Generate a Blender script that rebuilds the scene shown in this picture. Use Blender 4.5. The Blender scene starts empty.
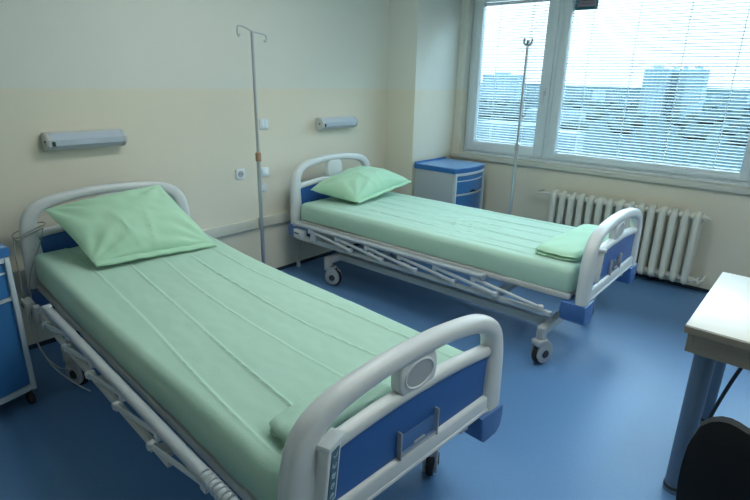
import bpy, bmesh, math, random
from mathutils import Vector, Matrix, noise
random.seed(7)
PI = math.pi
COL = bpy.context.scene.collection
scene = bpy.context.scene

# ------------------------------------------------------------------ materials
def mat(name, col, rough=0.5, metal=0.0, noise_amt=0.0, noise_scale=20, bump=0.0, bump_scale=60, spec=0.5, trans=None, sheen=0, coat=0, col2=None):
    m = bpy.data.materials.new(name); m.use_nodes = True
    nt = m.node_tree; b = nt.nodes['Principled BSDF']
    b.inputs['Base Color'].default_value = (*col, 1); b.inputs['Roughness'].default_value = rough
    b.inputs['Metallic'].default_value = metal; b.inputs['Specular IOR Level'].default_value = spec
    if coat: b.inputs['Coat Weight'].default_value = coat
    if sheen: b.inputs['Sheen Weight'].default_value = sheen
    tc = nt.nodes.new('ShaderNodeTexCoord')
    if noise_amt or col2:
        n = nt.nodes.new('ShaderNodeTexNoise'); n.inputs['Scale'].default_value = noise_scale; n.inputs['Detail'].default_value = 4
        nt.links.new(tc.outputs['Object'], n.inputs['Vector'])
        mx = nt.nodes.new('ShaderNodeMix'); mx.data_type = 'RGBA'
        c2 = col2 or tuple(max(0, c * (1 - noise_amt)) for c in col)
        mx.inputs['A'].default_value = (*col, 1); mx.inputs['B'].default_value = (*c2, 1)
        nt.links.new(n.outputs['Fac'], mx.inputs['Factor']); nt.links.new(mx.outputs['Result'], b.inputs['Base Color'])
    if bump:
        n2 = nt.nodes.new('ShaderNodeTexNoise'); n2.inputs['Scale'].default_value = bump_scale; n2.inputs['Detail'].default_value = 3
        nt.links.new(tc.outputs['Object'], n2.inputs['Vector'])
        bp = nt.nodes.new('ShaderNodeBump'); bp.inputs['Strength'].default_value = bump; bp.inputs['Distance'].default_value = 0.002
        nt.links.new(n2.outputs['Fac'], bp.inputs['Height']); nt.links.new(bp.outputs['Normal'], b.inputs['Normal'])
    return m

def wall_material():
    m = mat('wall_paint', (.6, .6, .5), .55, bump=.25, bump_scale=90)
    nt = m.node_tree; b = nt.nodes['Principled BSDF']
    g = nt.nodes.new('ShaderNodeNewGeometry'); sp = nt.nodes.new('ShaderNodeSeparateXYZ')
    nt.links.new(g.outputs['Position'], sp.inputs[0])
    mr = nt.nodes.new('ShaderNodeMapRange'); mr.inputs['From Min'].default_value = 1.492; mr.inputs['From Max'].default_value = 1.5
    nt.links.new(sp.outputs['Z'], mr.inputs['Value'])
    n = nt.nodes.new('ShaderNodeTexNoise'); n.inputs['Scale'].default_value = 1.3; n.inputs['Detail'].default_value = 5
    nt.links.new(g.outputs['Position'], n.inputs['Vector'])
    mx = nt.nodes.new('ShaderNodeMix'); mx.data_type = 'RGBA'
    mx.inputs['A'].default_value = (.75, .71, .59, 1); mx.inputs['B'].default_value = (.72, .74, .68, 1)
    nt.links.new(mr.outputs['Result'], mx.inputs['Factor'])
    mu = nt.nodes.new('ShaderNodeMix'); mu.data_type = 'RGBA'; mu.blend_type = 'MULTIPLY'
    r = nt.nodes.new('ShaderNodeMapRange'); r.inputs['To Min'].default_value = .93; r.inputs['To Max'].default_value = 1.05
    nt.links.new(n.outputs['Fac'], r.inputs['Value'])
    mu.inputs['Factor'].default_value = 1
    nt.links.new(mx.outputs['Result'], mu.inputs['A']); nt.links.new(r.outputs['Result'], mu.inputs['B'])
    nt.links.new(mu.outputs['Result'], b.inputs['Base Color'])
    return m

def floor_material():
    m = mat('vinyl_floor', (.1, .2, .42), .33, spec=.5)
    nt = m.node_tree; b = nt.nodes['Principled BSDF']
    g = nt.nodes.new('ShaderNodeNewGeometry')
    n = nt.nodes.new('ShaderNodeTexNoise'); n.inputs['Scale'].default_value = 70; n.inputs['Detail'].default_value = 4
    n2 = nt.nodes.new('ShaderNodeTexNoise'); n2.inputs['Scale'].default_value = 2.2; n2.inputs['Detail'].default_value = 3
    for k in (n, n2): nt.links.new(g.outputs['Position'], k.inputs['Vector'])
    mx = nt.nodes.new('ShaderNodeMix'); mx.data_type = 'RGBA'
    mx.inputs['A'].default_value = (.095, .215, .42, 1); mx.inputs['B'].default_value = (.12, .255, .49, 1)
    nt.links.new(n.outputs['Fac'], mx.inputs['Factor'])
    nt.links.new(mx.outputs['Result'], b.inputs['Base Color'])
    r = nt.nodes.new('ShaderNodeMapRange'); r.inputs['To Min'].default_value = .34; r.inputs['To Max'].default_value = .46
    nt.links.new(n2.outputs['Fac'], r.inputs['Value']); nt.links.new(r.outputs['Result'], b.inputs['Roughness'])
    return m

def glass_material(name, tint=(1, 1, 1), refl=.08):
    m = bpy.data.materials.new(name); m.use_nodes = True; nt = m.node_tree
    nt.nodes.remove(nt.nodes['Principled BSDF']); out = nt.nodes['Material Output']
    t = nt.nodes.new('ShaderNodeBsdfTransparent'); t.inputs[0].default_value = (*tint, 1)
    g = nt.nodes.new('ShaderNodeBsdfGlossy'); g.inputs['Roughness'].default_value = .03
    mx = nt.nodes.new('ShaderNodeMixShader'); mx.inputs[0].default_value = refl
    nt.links.new(t.outputs[0], mx.inputs[1]); nt.links.new(g.outputs[0], mx.inputs[2]); nt.links.new(mx.outputs[0], out.inputs[0])
    return m

def table_wood():
    m = mat('grey_beige_laminate', (.34, .30, .24), .5)
    nt = m.node_tree; b = nt.nodes['Principled BSDF']
    tc = nt.nodes.new('ShaderNodeTexCoord'); mp = nt.nodes.new('ShaderNodeMapping'); mp.inputs['Scale'].default_value = (3, 3, 60)
    n = nt.nodes.new('ShaderNodeTexNoise'); n.inputs['Scale'].default_value = 3; n.inputs['Detail'].default_value = 5
    nt.links.new(tc.outputs['Object'], mp.inputs[0]); nt.links.new(mp.outputs[0], n.inputs['Vector'])
    mx = nt.nodes.new('ShaderNodeMix'); mx.data_type = 'RGBA'
    mx.inputs['A'].default_value = (.37, .32, .25, 1); mx.inputs['B'].default_value = (.27, .235, .19, 1)
    nt.links.new(n.outputs['Fac'], mx.inputs['Factor']); nt.links.new(mx.outputs['Result'], b.inputs['Base Color'])
    return m

M = dict(
    wall=wall_material(), floor=floor_material(),
    ceiling=mat('ceiling_paint', (.86, .86, .84), .8, noise_amt=.06, noise_scale=2),
    plastic=mat('bed_plastic', (.66, .69, .70), .34, noise_amt=.04, noise_scale=8),
    groove=mat('grey_plastic', (.40, .43, .46), .45, noise_amt=.05, noise_scale=8),
    blue=mat('blue_panel', (.035, .125, .38), .32, noise_amt=.08, noise_scale=5),
    bumper=mat('blue_bumper', (.07, .17, .42), .4, noise_amt=.08, noise_scale=9),
    sheet=mat('mint_sheet', (.44, .65, .53), .85, noise_amt=.07, noise_scale=4, bump=.5, bump_scale=220, sheen=.1),
    pillow=mat('mint_pillowcase', (.43, .68, .49), .85, noise_amt=.06, noise_scale=6, bump=.4, bump_scale=200, sheen=.1),
    mattress=mat('mattress_cover', (.16, .20, .28), .7, noise_amt=.1, noise_scale=20),
    steelpaint=mat('grey_enamel', (.56, .57, .55), .4, noise_amt=.08, noise_scale=10),
    railmetal=mat('rail_aluminium', (.52, .56, .60), .36, .35, noise_amt=.06, noise_scale=20),
    darkmetal=mat('dark_mechanism', (.05, .055, .06), .5, .3, noise_amt=.2, noise_scale=20),
    chrome=mat('chrome', (.56, .58, .60), .3, .85, noise_amt=.1, noise_scale=30),
    rubber=mat('black_rubber', (.018, .018, .02), .6, noise_amt=.2, noise_scale=30),
    wheelgrey=mat('wheel_shield', (.42, .44, .46), .45, noise_amt=.08, noise_scale=20),
    key=mat('keypad_teal', (.04, .12, .17), .4, noise_amt=.1, noise_scale=30),
    keysym=mat('keypad_symbols', (.4, .55, .62), .5, noise_amt=.05),
    white=mat('white_plastic', (.72, .76, .80), .35, noise_amt=.03, noise_scale=10),
    trunk=mat('cream_trunking', (.62, .61, .53), .45, noise_amt=.05, noise_scale=6),
    diffuser=mat('lamp_diffuser', (.50, .57, .66), .3, noise_amt=.03, noise_scale=10),
    lampend=mat('lamp_endcap', (.60, .62, .60), .45, noise_amt=.05, noise_scale=20),
    frame=mat('window_upvc', (.74, .82, .86), .35, noise_amt=.03, noise_scale=5),
    sill=mat('sill_paint', (.62, .62, .55), .4, noise_amt=.06, noise_scale=5),
    slat=mat('blind_slat', (.20, .23, .24), .45, noise_amt=.03, noise_scale=5),
    cord=mat('blind_cord', (.80, .85, .88), .7, noise_amt=.03),
    radiator=mat('radiator_enamel', (.74, .74, .66), .38, noise_amt=.07, noise_scale=8, bump=.2, bump_scale=40),
    cabbody=mat('cabinet_body', (.40, .45, .49), .4, noise_amt=.04, noise_scale=6),
    cabframe=mat('cabinet_frame', (.55, .63, .70), .4, noise_amt=.04, noise_scale=6),
    cabblue=mat('cabinet_blue', (.04, .18, .44), .35, noise_amt=.06, noise_scale=5),
    cabtop=mat('cabinet_top_blue', (.15, .34, .62), .22, noise_amt=.06, noise_scale=5),
    cabline=mat('cabinet_top_edge', (.03, .15, .42), .3, noise_amt=.06, noise_scale=5),
    tabletop=mat('white_laminate', (.78, .77, .72), .3, noise_amt=.03, noise_scale=4),
    wood=table_wood(),
    tleg=mat('silver_leg', (.20, .25, .30), .38, .6, noise_amt=.08, noise_scale=10),
    blackcloth=mat('black_upholstery', (.008, .008, .009), .85, noise_amt=.3, noise_scale=60, bump=.3),
    blackcable=mat('black_cable', (.01, .01, .012), .5, noise_amt=.1),
    greycord=mat('grey_cord', (.36, .38, .38), .5, noise_amt=.1, noise_scale=30),
    orange=mat('copper_collar', (.42, .25, .16), .5, noise_amt=.1, noise_scale=30),
    skirting=mat('dark_skirting', (.02, .03, .05), .5, noise_amt=.1, noise_scale=10),
    glass=glass_material('window_glass', (.95, .985, 1), .05),
    clear=glass_material('clear_plastic', (.92, .95, 1), .22),
    bldg=mat('haze_pale_concrete', (.13, .18, .21), 1, spec=0, noise_amt=.1, noise_scale=.05),  # distance haze is put into the bluish colours of facades and their windows
    bldg2=mat('haze_far_concrete', (.085, .12, .14), 1, spec=0, noise_amt=.2, noise_scale=.05),
    bwin=mat('building_windows', (.10, .145, .17), .8, spec=0, noise_amt=.2, noise_scale=.2),
    tree=mat('tree_leaves', (.020, .031, .035), 1, spec=0, col2=(.025, .037, .041), noise_scale=.4),  # leaves and ground below also carry haze in their bluish tone
    trunkw=mat('tree_bark', (.03, .027, .024), 1, spec=0, noise_amt=.3, noise_scale=3),
    ground=mat('city_ground', (.017, .028, .033), 1, spec=0, col2=(.026, .040, .046), noise_scale=.06),
    sticker=mat('placeholder_face', (.6, .5, .55), .6, noise_amt=.5, noise_scale=25),  # face of the stand-in rectangle on the broad pane
    placeholder_edge=mat('placeholder_rim', (.02, .22, .27), .6, noise_amt=.2, noise_scale=25),
    black=mat('dark_recess', (.01, .01, .012), .6, noise_amt=.1),
)

# ------------------------------------------------------------------ mesh helpers
def link(name, bm, m, parent=None, smooth=True, mats=None):
    me = bpy.data.meshes.new(name); bmesh.ops.recalc_face_normals(bm, faces=bm.faces[:])
    bm.to_mesh(me); bm.free()
    for mm in ([m] if mats is None else mats): me.materials.append(mm)
    if smooth:
        for p in me.polygons: p.use_smooth = True
        try: me.set_sharp_from_angle(angle=math.radians(40))
        except Exception: pass
    o = bpy.data.objects.new(name, me); COL.objects.link(o)
    if parent: o.parent = parent
    return o
def thing(name, label, cat, loc=(0, 0, 0), rz=0, group=None):
    o = bpy.data.objects.new(name, None); COL.objects.link(o); o.empty_display_size = .1
    o.location = loc; o.rotation_euler = (0, 0, rz); o['label'] = label; o['category'] = cat
    if group: o['group'] = group
    return o
def tag(o, label, cat, group=None):
    o['label'] = label; o['category'] = cat
    if group: o['group'] = group
    return o
def struct(name, bm, m, parent=None, smooth=False):
    o = link(name, bm, m, parent, smooth)
    if not parent: o['kind'] = 'structure'
    return o
def box(bm, x0, x1, y0, y1, z0, z1, bev=0.0, seg=2, mtx=None):
    r = bmesh.ops.create_cube(bm, size=1); vs = r['verts']
    for v in vs:
        v.co = Vector(((x0 + x1) / 2 + v.co.x * (x1 - x0), (y0 + y1) / 2 + v.co.y * (y1 - y0), (z0 + z1) / 2 + v.co.z * (z1 - z0)))
    if bev:
        es = list({e for v in vs for e in v.link_edges})
        rr = bmesh.ops.bevel(bm, geom=es, offset=bev, segments=seg, affect='EDGES', profile=.5)
        vs = list({v for f in rr['faces'] for v in f.verts} | {v for v in vs if v.is_valid})
    if mtx is not None:
        for v in vs: v.co = mtx @ v.co
    return vs
def nb(): return bmesh.new()
def sweep(bm, path, radii, seg=12, closed=False, up=None, power=2.0, cap=True):
    """sweep a superellipse section. radii: (in-plane half width, half depth along `up`) per point or a float"""
    P = [Vector(p) for p in path]; n = len(P); rings = []
    ref = Vector(up) if up else None; prev = None
    for i, p in enumerate(P):
        if closed: t = P[(i + 1) % n] - P[i - 1]
        else: t = P[min(i + 1, n - 1)] - P[max(i - 1, 0)]
        t.normalize()
        if ref is not None: b = (ref - ref.dot(t) * t).normalized()
        else:
            b = prev if prev is not None else Vector((0, 0, 1)) if abs(t.z) < .9 else Vector((1, 0, 0))
            b = (b - b.dot(t) * t).normalized(); prev = b
        a = t.cross(b)
        r = radii[i] if isinstance(radii, (list, tuple)) and not isinstance(radii[0], (int, float)) else radii
        if isinstance(r, (int, float)): ra = rb = r
        else: ra, rb = r
        ring = []
        for k in range(seg):
            th = 2 * PI * (k + .5) / seg; c, s = math.cos(th), math.sin(th)
            q = power
            cx = math.copysign(abs(c) ** (2 / q), c); sx = math.copysign(abs(s) ** (2 / q), s)
            ring.append(bm.verts.new(p + a * (ra * cx) + b * (rb * sx)))
        rings.append(ring)
    m_ = n if closed else n - 1
    for i in range(m_):
        A, B = rings[i], rings[(i + 1) % n]
        for k in range(seg): bm.faces.new((A[k], A[(k + 1) % seg], B[(k + 1) % seg], B[k]))
    if cap and not closed:
        bm.faces.new(rings[0][::-1]); bm.faces.new(rings[-1])
def smooth_path(pts, n=8, closed=False):
    P = [Vector(p) for p in pts]; out = []; N = len(P)
    rng = range(N) if closed else range(N - 1)
    for i in rng:
        if closed: p0, p1, p2, p3 = P[i - 1], P[i], P[(i + 1) % N], P[(i + 2) % N]
        else: p0, p1, p2, p3 = P[max(i - 1, 0)], P[i], P[i + 1], P[min(i + 2, N - 1)]
        for k in range(n):
            t = k / n
            out.append(.5 * ((2 * p1) + (-p0 + p2) * t + (2 * p0 - 5 * p1 + 4 * p2 - p3) * t * t + (-p0 + 3 * p1 - 3 * p2 + p3) * t ** 3))
    if not closed: out.append(P[-1])
    return out
def interp(vals, n):
    out = []
    for i in range(len(vals) - 1):
        for k in range(n):
            t = k / n; a, b = vals[i], vals[i + 1]
            out.append(tuple(a[j] + (b[j] - a[j]) * t for j in range(len(a))))
    out.append(tuple(vals[-1])); return out
def cyl(bm, p0, p1, r0, r1=None, seg=16, power=2):
    r1 = r0 if r1 is None else r1
    sweep(bm, [p0, p1], [(r0, r0), (r1, r1)], seg=seg, power=power)
def prism(bm, pts, y0, y1, bev=0, seg=2):
    """outline in (x,z) extruded along y from y0 to y1"""
    v = [bm.verts.new((p[0], y0, p[1])) for p in pts]
    f = bm.faces.new(v); r = bmesh.ops.extrude_face_region(bm, geom=[f])
    nv = [g for g in r['geom'] if isinstance(g, bmesh.types.BMVert)]
    for q in nv: q.co.y = y1
    if bev:
        es = {e for q in v + nv for e in q.link_edges}
        es = [e for e in es if abs(e.verts[0].co.y - e.verts[1].co.y) < 1e-6]
        bmesh.ops.bevel(bm, geom=es, offset=bev, segments=seg, affect='EDGES', profile=.5)
def rrect(cx, cz, w, h, r, n=5):
    out = []
    for (sx, sz, a0) in ((1, 1, 0), (-1, 1, PI / 2), (-1, -1, PI), (1, -1, 3 * PI / 2)):
        for k in range(n + 1):
            a = a0 + PI / 2 * k / n
            out.append((cx + sx * (w / 2 - r) + r * math.cos(a), cz + sz * (h / 2 - r) + r * math.sin(a)))
    return out
def lathe(bm, prof, center=(0, 0, 0), axis='z', seg=24):
    rings = []
    for (r, h) in prof:
        ring = []
        for k in range(seg):
            a = 2 * PI * k / seg; c, s = r * math.cos(a), r * math.sin(a)
            v = {'z': (c, s, h), 'x': (h, c, s), 'y': (c, h, s)}[axis]
            ring.append(bm.verts.new(Vector(center) + Vector(v)))
        rings.append(ring)
    for A, B in zip(rings, rings[1:]):
        for k in range(seg): bm.faces.new((A[k], A[(k + 1) % seg], B[(k + 1) % seg], B[k]))
    bm.faces.new(rings[0]); bm.faces.new(rings[-1])

# ------------------------------------------------------------------ camera
CP = dict(cx=-1.073, cy=-3.357, cz=1.584, yaw=-.856, pitch=.32, roll=.021, f=516.539)
ya, pi_, ro = CP['yaw'], CP['pitch'], CP['roll']
fw = Vector((-math.sin(ya) * math.cos(pi_), math.cos(ya) * math.cos(pi_), -math.sin(pi_)))
rt = Vector((math.cos(ya), math.sin(ya), 0)); upv = rt.cross(fw)
R_ = math.cos(ro) * rt + math.sin(ro) * upv; U_ = -math.sin(ro) * rt + math.cos(ro) * upv
cam = bpy.data.cameras.new('camera'); co = bpy.data.objects.new('camera', cam); COL.objects.link(co)
cam.sensor_width = 36; cam.lens = CP['f'] / 750 * 36; cam.clip_end = 5000; cam.clip_start = .05
mt = Matrix((R_, U_, -fw)).transposed().to_4x4(); mt.translation = Vector((CP['cx'], CP['cy'], CP['cz'])); co.matrix_world = mt
scene.camera = co

# ------------------------------------------------------------------ room
XW, XL, YB, H = 3.61, -2.1, -4.9, 2.75
XC, DN = 2.92, .34                      # projecting column in the corner
WT, WB_, WY0, WY1 = 2.42, .87, -.425, -4.35    # window opening
b = nb(); box(b, XL - .2, XW + .25, YB - .2, .2, -.2, 0); struct('floor', b, M['floor'])
b = nb(); box(b, XL - .2, XW + .25, YB - .2, .2, H, H + .2); struct('ceiling', b, M['ceiling'])
b = nb(); box(b, XL - .2, XC, 0, .2, 0, H); struct('wall_head', b, M['wall'])
b = nb(); box(b, XL - .2, XL, YB, 0, 0, H); struct('wall_left', b, M['wall'])
b = nb(); box(b, XL - .2, XW + .25, YB - .2, YB, 0, H); struct('wall_back', b, M['wall'])
b = nb(); box(b, XC, XW + .25, -DN, .2, 0, H, .006, 2); struct('wall_column', b, M['wall'], smooth=True)
b = nb()
box(b, XW, XW + .25, WY1, -DN, 0, .82); box(b, XW, XW + .25, WY1, -DN, WT, H)
box(b, XW, XW + .25, WY0, -DN, .82, WT); box(b, XW, XW + .25, YB, WY1, 0, H)
struct('wall_right', b, M['wall'])
# skirting
b = nb(); box(b, XL, XC, -.012, 0, 0, .028, .003); struct('baseboard_head', b, M['skirting'])
b = nb(); box(b, XW - .012, XW, YB, -DN, 0, .028, .003); struct('baseboard_right', b, M['skirting'])
# wall trunking, in two lengths with an open joint
for i, (a0, a1) in enumerate(((XL, 1.332), (1.342, XC))):
    b = nb(); box(b, a0, a1, -.028, 0, .42, .505, .006, 3); box(b, a0, a1, -.03, -.026, .432, .438, .001, 1)
    struct('trim_%d' % (i + 1), b, M['trunk'], smooth=True)
# window sill
b = nb(); box(b, 3.572, 3.86, WY1, -DN, .822, .868, .008, 3); struct('trim_3', b, M['sill'], smooth=True)
b = nb(); box(b, 3.66, 3.86, WY1, WY0, .868, .885, .004, 2); struct('trim_4', b, M['frame'], smooth=True)

# windows: x depth of the frame 3.69..3.76
def frame_rect(bm, y0, y1, z0, z1, w, x0, x1, bev=.006):
    box(bm, x0, x1, y0, y0 + w, z0, z1, bev); box(bm, x0, x1, y1 - w, y1, z0, z1, bev)
    box(bm, x0, x1, y0 + w - .004, y1 - w + .004, z0, z0 + w, bev); box(bm, x0, x1, y0 + w - .004, y1 - w + .004, z1 - w, z1, bev)
wins = [(-1.325, WY0), (-2.955, -1.325), (WY1, -2.955)]
SW = [.095, .06, .085]
for i, (y0, y1) in enumerate(wins):
    b = nb(); frame_rect(b, y0, y1, .885, WT, .035, 3.70, 3.79); w = struct('window_%d' % (i + 1), b, M['frame'], smooth=True)
    b = nb(); frame_rect(b, y0 + .028, y1 - .028, .905, WT - .025, SW[i], 3.678, 3.74, .008); link('sash', b, M['frame'], w)
    s = .028 + SW[i]
    b = nb(); box(b, 3.748, 3.754, y0 + s - .01, y1 - s + .01, .905 + SW[i] - .01, WT - .025 - SW[i] + .01); link('pane', b, M['glass'], w, False)
    if i != 1:
        hy = y0 + .07 if i == 0 else y1 - .03 - .04
        hz = 1.5 if i == 0 else 1.0
        b = nb(); box(b, 3.662, 3.68, hy - .014, hy + .014, hz - .035, hz + .035, .005); cyl(b, (3.675, hy, hz), (3.635, hy, hz), .009)
        box(b, 3.628, 3.642, hy - .011, hy + .011, hz - .11, hz + .012, .005)
        h = link('window_handle', b, M['white'] if i == 0 else M['darkmetal'], w)
        if i == 2: h['label'] = 'dark window handle'
# venetian blinds, one in each sash
BL = ['narrow venetian blind in the left window sash nearest the corner column', 'wide venetian blind in the broad middle pane above the radiator',
      'venetian blind in the sash past the right edge of the broad pane']
for i, (y0, y1) in enumerate(wins):
    s = .028 + SW[i] - .006; a0, a1 = y0 + s, y1 - s
    zt, zb = WT - .025 - SW[i] - .005, .905 + SW[i] + .004
    t = thing('venetian_blind', BL[i], 'blind', (3.728, (a0 + a1) / 2, zb), 0, 'blinds in the window')
    L = (a1 - a0) / 2 - .004; HH = zt - zb
    b = nb(); n = int(HH / .0245)
    for k in range(n):
        z = .012 + k * (HH - .04) / n; sag = .001
        tilt = .37
        prof = [(-.0120, -.0120 * tilt - .0008), (-.005, -.005 * tilt + .0006), (0, .0012), (.005, .005 * tilt + .0006), (.0120, .0120 * tilt - .0008)]
        va = [b.verts.new((p, -L, z + q)) for p, q in prof]; vb = [b.verts.new((p, L, z + q)) for p, q in prof]
        for q in range(4): b.faces.new((va[q], va[q + 1], vb[q + 1], vb[q]))
    sl = link('slats', b, M['slat'], t)
    md = sl.modifiers.new('thick', 'SOLIDIFY'); md.thickness = .0006
    b = nb(); box(b, -.013, .013, -L, L, HH - .026, HH, .002); link('headrail', b, M['white'], t)
    b = nb(); box(b, -.012, .012, -L, L, 0, .009, .002); link('bottom_rail', b, M['white'], t)
    b = nb(); nc = 2 if i != 1 else 4
    for k in range(nc):
        yy = -L + 2 * L * (k + .5) / nc
        for xx in (-.014, .014): cyl(b, (xx, yy, .005), (xx, yy, HH - .02), .0016, seg=6)
    link('ladder_cord', b, M['cord'], t)
nt_ = M['sticker'].node_tree; pb_ = nt_.nodes['Principled BSDF']; tr_ = nt_.nodes.new('ShaderNodeBsdfTranslucent'); tr_.inputs[0].default_value = (.05, .045, .06, 1)
ad_ = nt_.nodes.new('ShaderNodeAddShader'); nt_.links.new(pb_.outputs[0], ad_.inputs[0]); nt_.links.new(tr_.outputs[0], ad_.inputs[1]); nt_.links.new(ad_.outputs[0], nt_.nodes['Material Output'].inputs[0])
# bordered rectangle on the broad pane, made-up stand-in for an unidentified shape
t = thing('window_sticker', 'small teal-bordered rectangle high on broad pane, stand-in for an unidentified shape', 'sticker', (3.7465, -1.505, 2.30))
b = nb(); box(b, -.001, 0, -.09, .09, -.10, .02); link('face_plate', b, M['sticker'], t, False)
b = nb(); frame_rect(b, -.098, .098, -.118, .03, .02, -.0016, .0004, 0); link('border', b, M['placeholder_edge'], t, False)

# ------------------------------------------------------------------ beds
BEDS = {'A': dict(x=.14, y=-.23, rot=-.056, L=2.355), 'B': dict(x=2.028, y=-.174, rot=.011, L=2.34)}
def arch_frame(head):
    """centre line and half widths of the rounded plastic frame, (u, z)"""
    if head:
        pts = [(-.43, .45), (-.43, .60), (-.432, .74), (-.410, .845), (-.33, .908), (-.16, .938), (0, .945)]
        wid = [(.052, .032), (.05, .032), (.044, .032), (.037, .031), (.031, .029), (.027, .028), (.026, .028)]
    else:
        pts = [(-.432, .45), (-.43, .58), (-.428, .68), (-.404, .765), (-.32, .818), (-.16, .845), (0, .851)]
        wid = [(.056, .034), (.053, .034), (.045, .034), (.036, .033), (.031, .031), (.028, .030), (.028, .030)]
    pts += [(-u, z) for u, z in pts[-2::-1]]; wid += wid[-2::-1]
    return pts, wid
def make_board(root, v, head, face):
    """face: +1 when the outside faces -v ... local y = -v. out = outward sign in local y"""
    out = face; Y = -v
    pts, wid = arch_frame(head)
    path = smooth_path([(u, Y, z) for u, z in pts], 6); w = interp(wid, 6)
    b = nb(); sweep(b, path, w, seg=20, up=(0, 1, 0), power=2.7)
    top = .765 if head else .712
    # lower rail with groove, and upper rail of the panel
    for z0, hw in ((.485, .036), ): box(b, -.40, .40, Y - .026, Y + .026, z0 - hw, z0 + hw, .014, 3)
    box(b, -.40, .40, Y - .030, Y + .030, .452, .468, .006, 2)
    up_ = smooth_path([(-.395, Y, top - .02), (-.2, Y, top), (0, Y, top + .006), (.2, Y, top), (.395, Y, top - .02)], 5)
    sweep(b, up_, [(.022, .022)] * len(up_), seg=14, up=(0, 1, 0), power=2.6)
    fr = link('headboard' if head else 'footboard', b, M['plastic'], root)
    # blue panel
    b = nb(); o_ = [(-.385, .51), (.385, .51), (.39, top - .02), (.2, top - .003), (0, top), (-.2, top - .003), (-.39, top - .02)]
    prism(b, o_, Y - .012, Y + .012, .002, 1); p = link('panel', b, M['blue'], fr, False); p['label'] = 'blue panel'
    # medallion handle in the middle of the gap
    zc = (top + .018 + (.912 if head else .823)) / 2; hh = (.914 if head else .828) - top + .01
    b = nb(); prism(b, rrect(0, zc, .17, hh, min(.05, hh / 2 - .002), 7), Y - .020, Y + .020, .008, 3)
    ring = [(.062 * math.cos(a), Y + out * .0195, zc + (hh * .34) * math.sin(a)) for a in [2 * PI * k / 28 for k in range(28)]]
    sweep(b, ring, .0045, seg=8, closed=True, up=(0, 1, 0)); link('medallion', b, M['plastic'], fr)
    b = nb(); prism(b, [(.059 * math.cos(2 * PI * k / 24), zc + hh * .31 * math.sin(2 * PI * k / 24)) for k in range(24)], Y + out * .0195, Y + out * .0208)
    link('medallion_inset', b, M['groove'], fr)
    # blue corner bumpers below the posts
    for s in (-1, 1):
        b = nb()
        o_ = [(s * .488, .448), (s * .492, .40), (s * .482, .352), (s * .455, .332), (s * .375, .332), (s * .352, .355), (s * .345, .448)]
        if s < 0: o_ = o_[::-1]
        prism(b, o_, min(Y + out * .04, Y - out * .10), max(Y + out * .04, Y - out * .10), .010, 3); q = link('corner_bumper', b, M['bumper'], fr); q['label'] = 'blue corner bumper'
    # mounting brackets to the frame
    for s in (-1, 1):
        b = nb(); box(b, s * .30 - .022, s * .30 + .022, min(Y, Y - out * .11), max(Y, Y - out * .11), .40, .455, .004)
        link('mounting_bracket', b, M['steelpaint'], fr)
    return fr
def make_caster(root, u, v, ang):
    c = nb(); ox, oy = u, -v
    m = Matrix.Translation((ox, oy, 0)) @ Matrix.Rotation(ang, 4, 'Z') @ Matrix.Scale(1.22, 4)
    # shield housing (fork) on both sides of the tyre, trailing wheel
    for s in (-1, 1):
        o_ = []
        for k in range(24):
            a = 2 * PI * k / 24; r = .05
            o_.append((r * .0 + .028 + r * math.cos(a), .062 + r * math.sin(a) * (1.0 if math.sin(a) < 0 else 1.28)))
        bb = nb(); prism(bb, o_, s * .014, s * .026, .004, 2)
        for vv in bb.verts: vv.co = m @ vv.co
        me = bpy.data.meshes.new('t'); bb.to_mesh(me); bb.free(); c.from_mesh(me); bpy.data.meshes.remove(me)
    vs0 = len(c.verts)
    box(c, -.028, .045, -.026, .026, .104, .136, .010, 3, m)
    cyl(c, m @ Vector((0, 0, .13)), m @ Vector((0, 0, .19)), .014)
    o = link('caster', c, M['wheelgrey'], root)
    b = nb(); lathe(b, [(.02, -.012), (.054, -.012), (.0575, -.007), (.058, 0), (.0575, .007), (.054, .012), (.02, .012)], (.028, 0, .0581), 'y', 28)
    for vv in b.verts: vv.co = m @ vv.co
    link('tyre', b, M['rubber'], o)
    b = nb(); lathe(b, [(.018, -.030), (.021, -.027), (.021, .027), (.018, .030)], (.028, 0, .060), 'y', 18)
    for vv in b.verts: vv.co = m @ vv.co
    link('hub', b, M['darkmetal'], o)
    b = nb(); box(b, -.014, .014, -.016, .016, .108, .118, .003, 2, m @ Matrix.Translation((.075, 0, .008)) @ Matrix.Rotation(-.35, 4, 'Y'))
    link('brake_pedal', b, M['darkmetal'], o)
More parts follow.
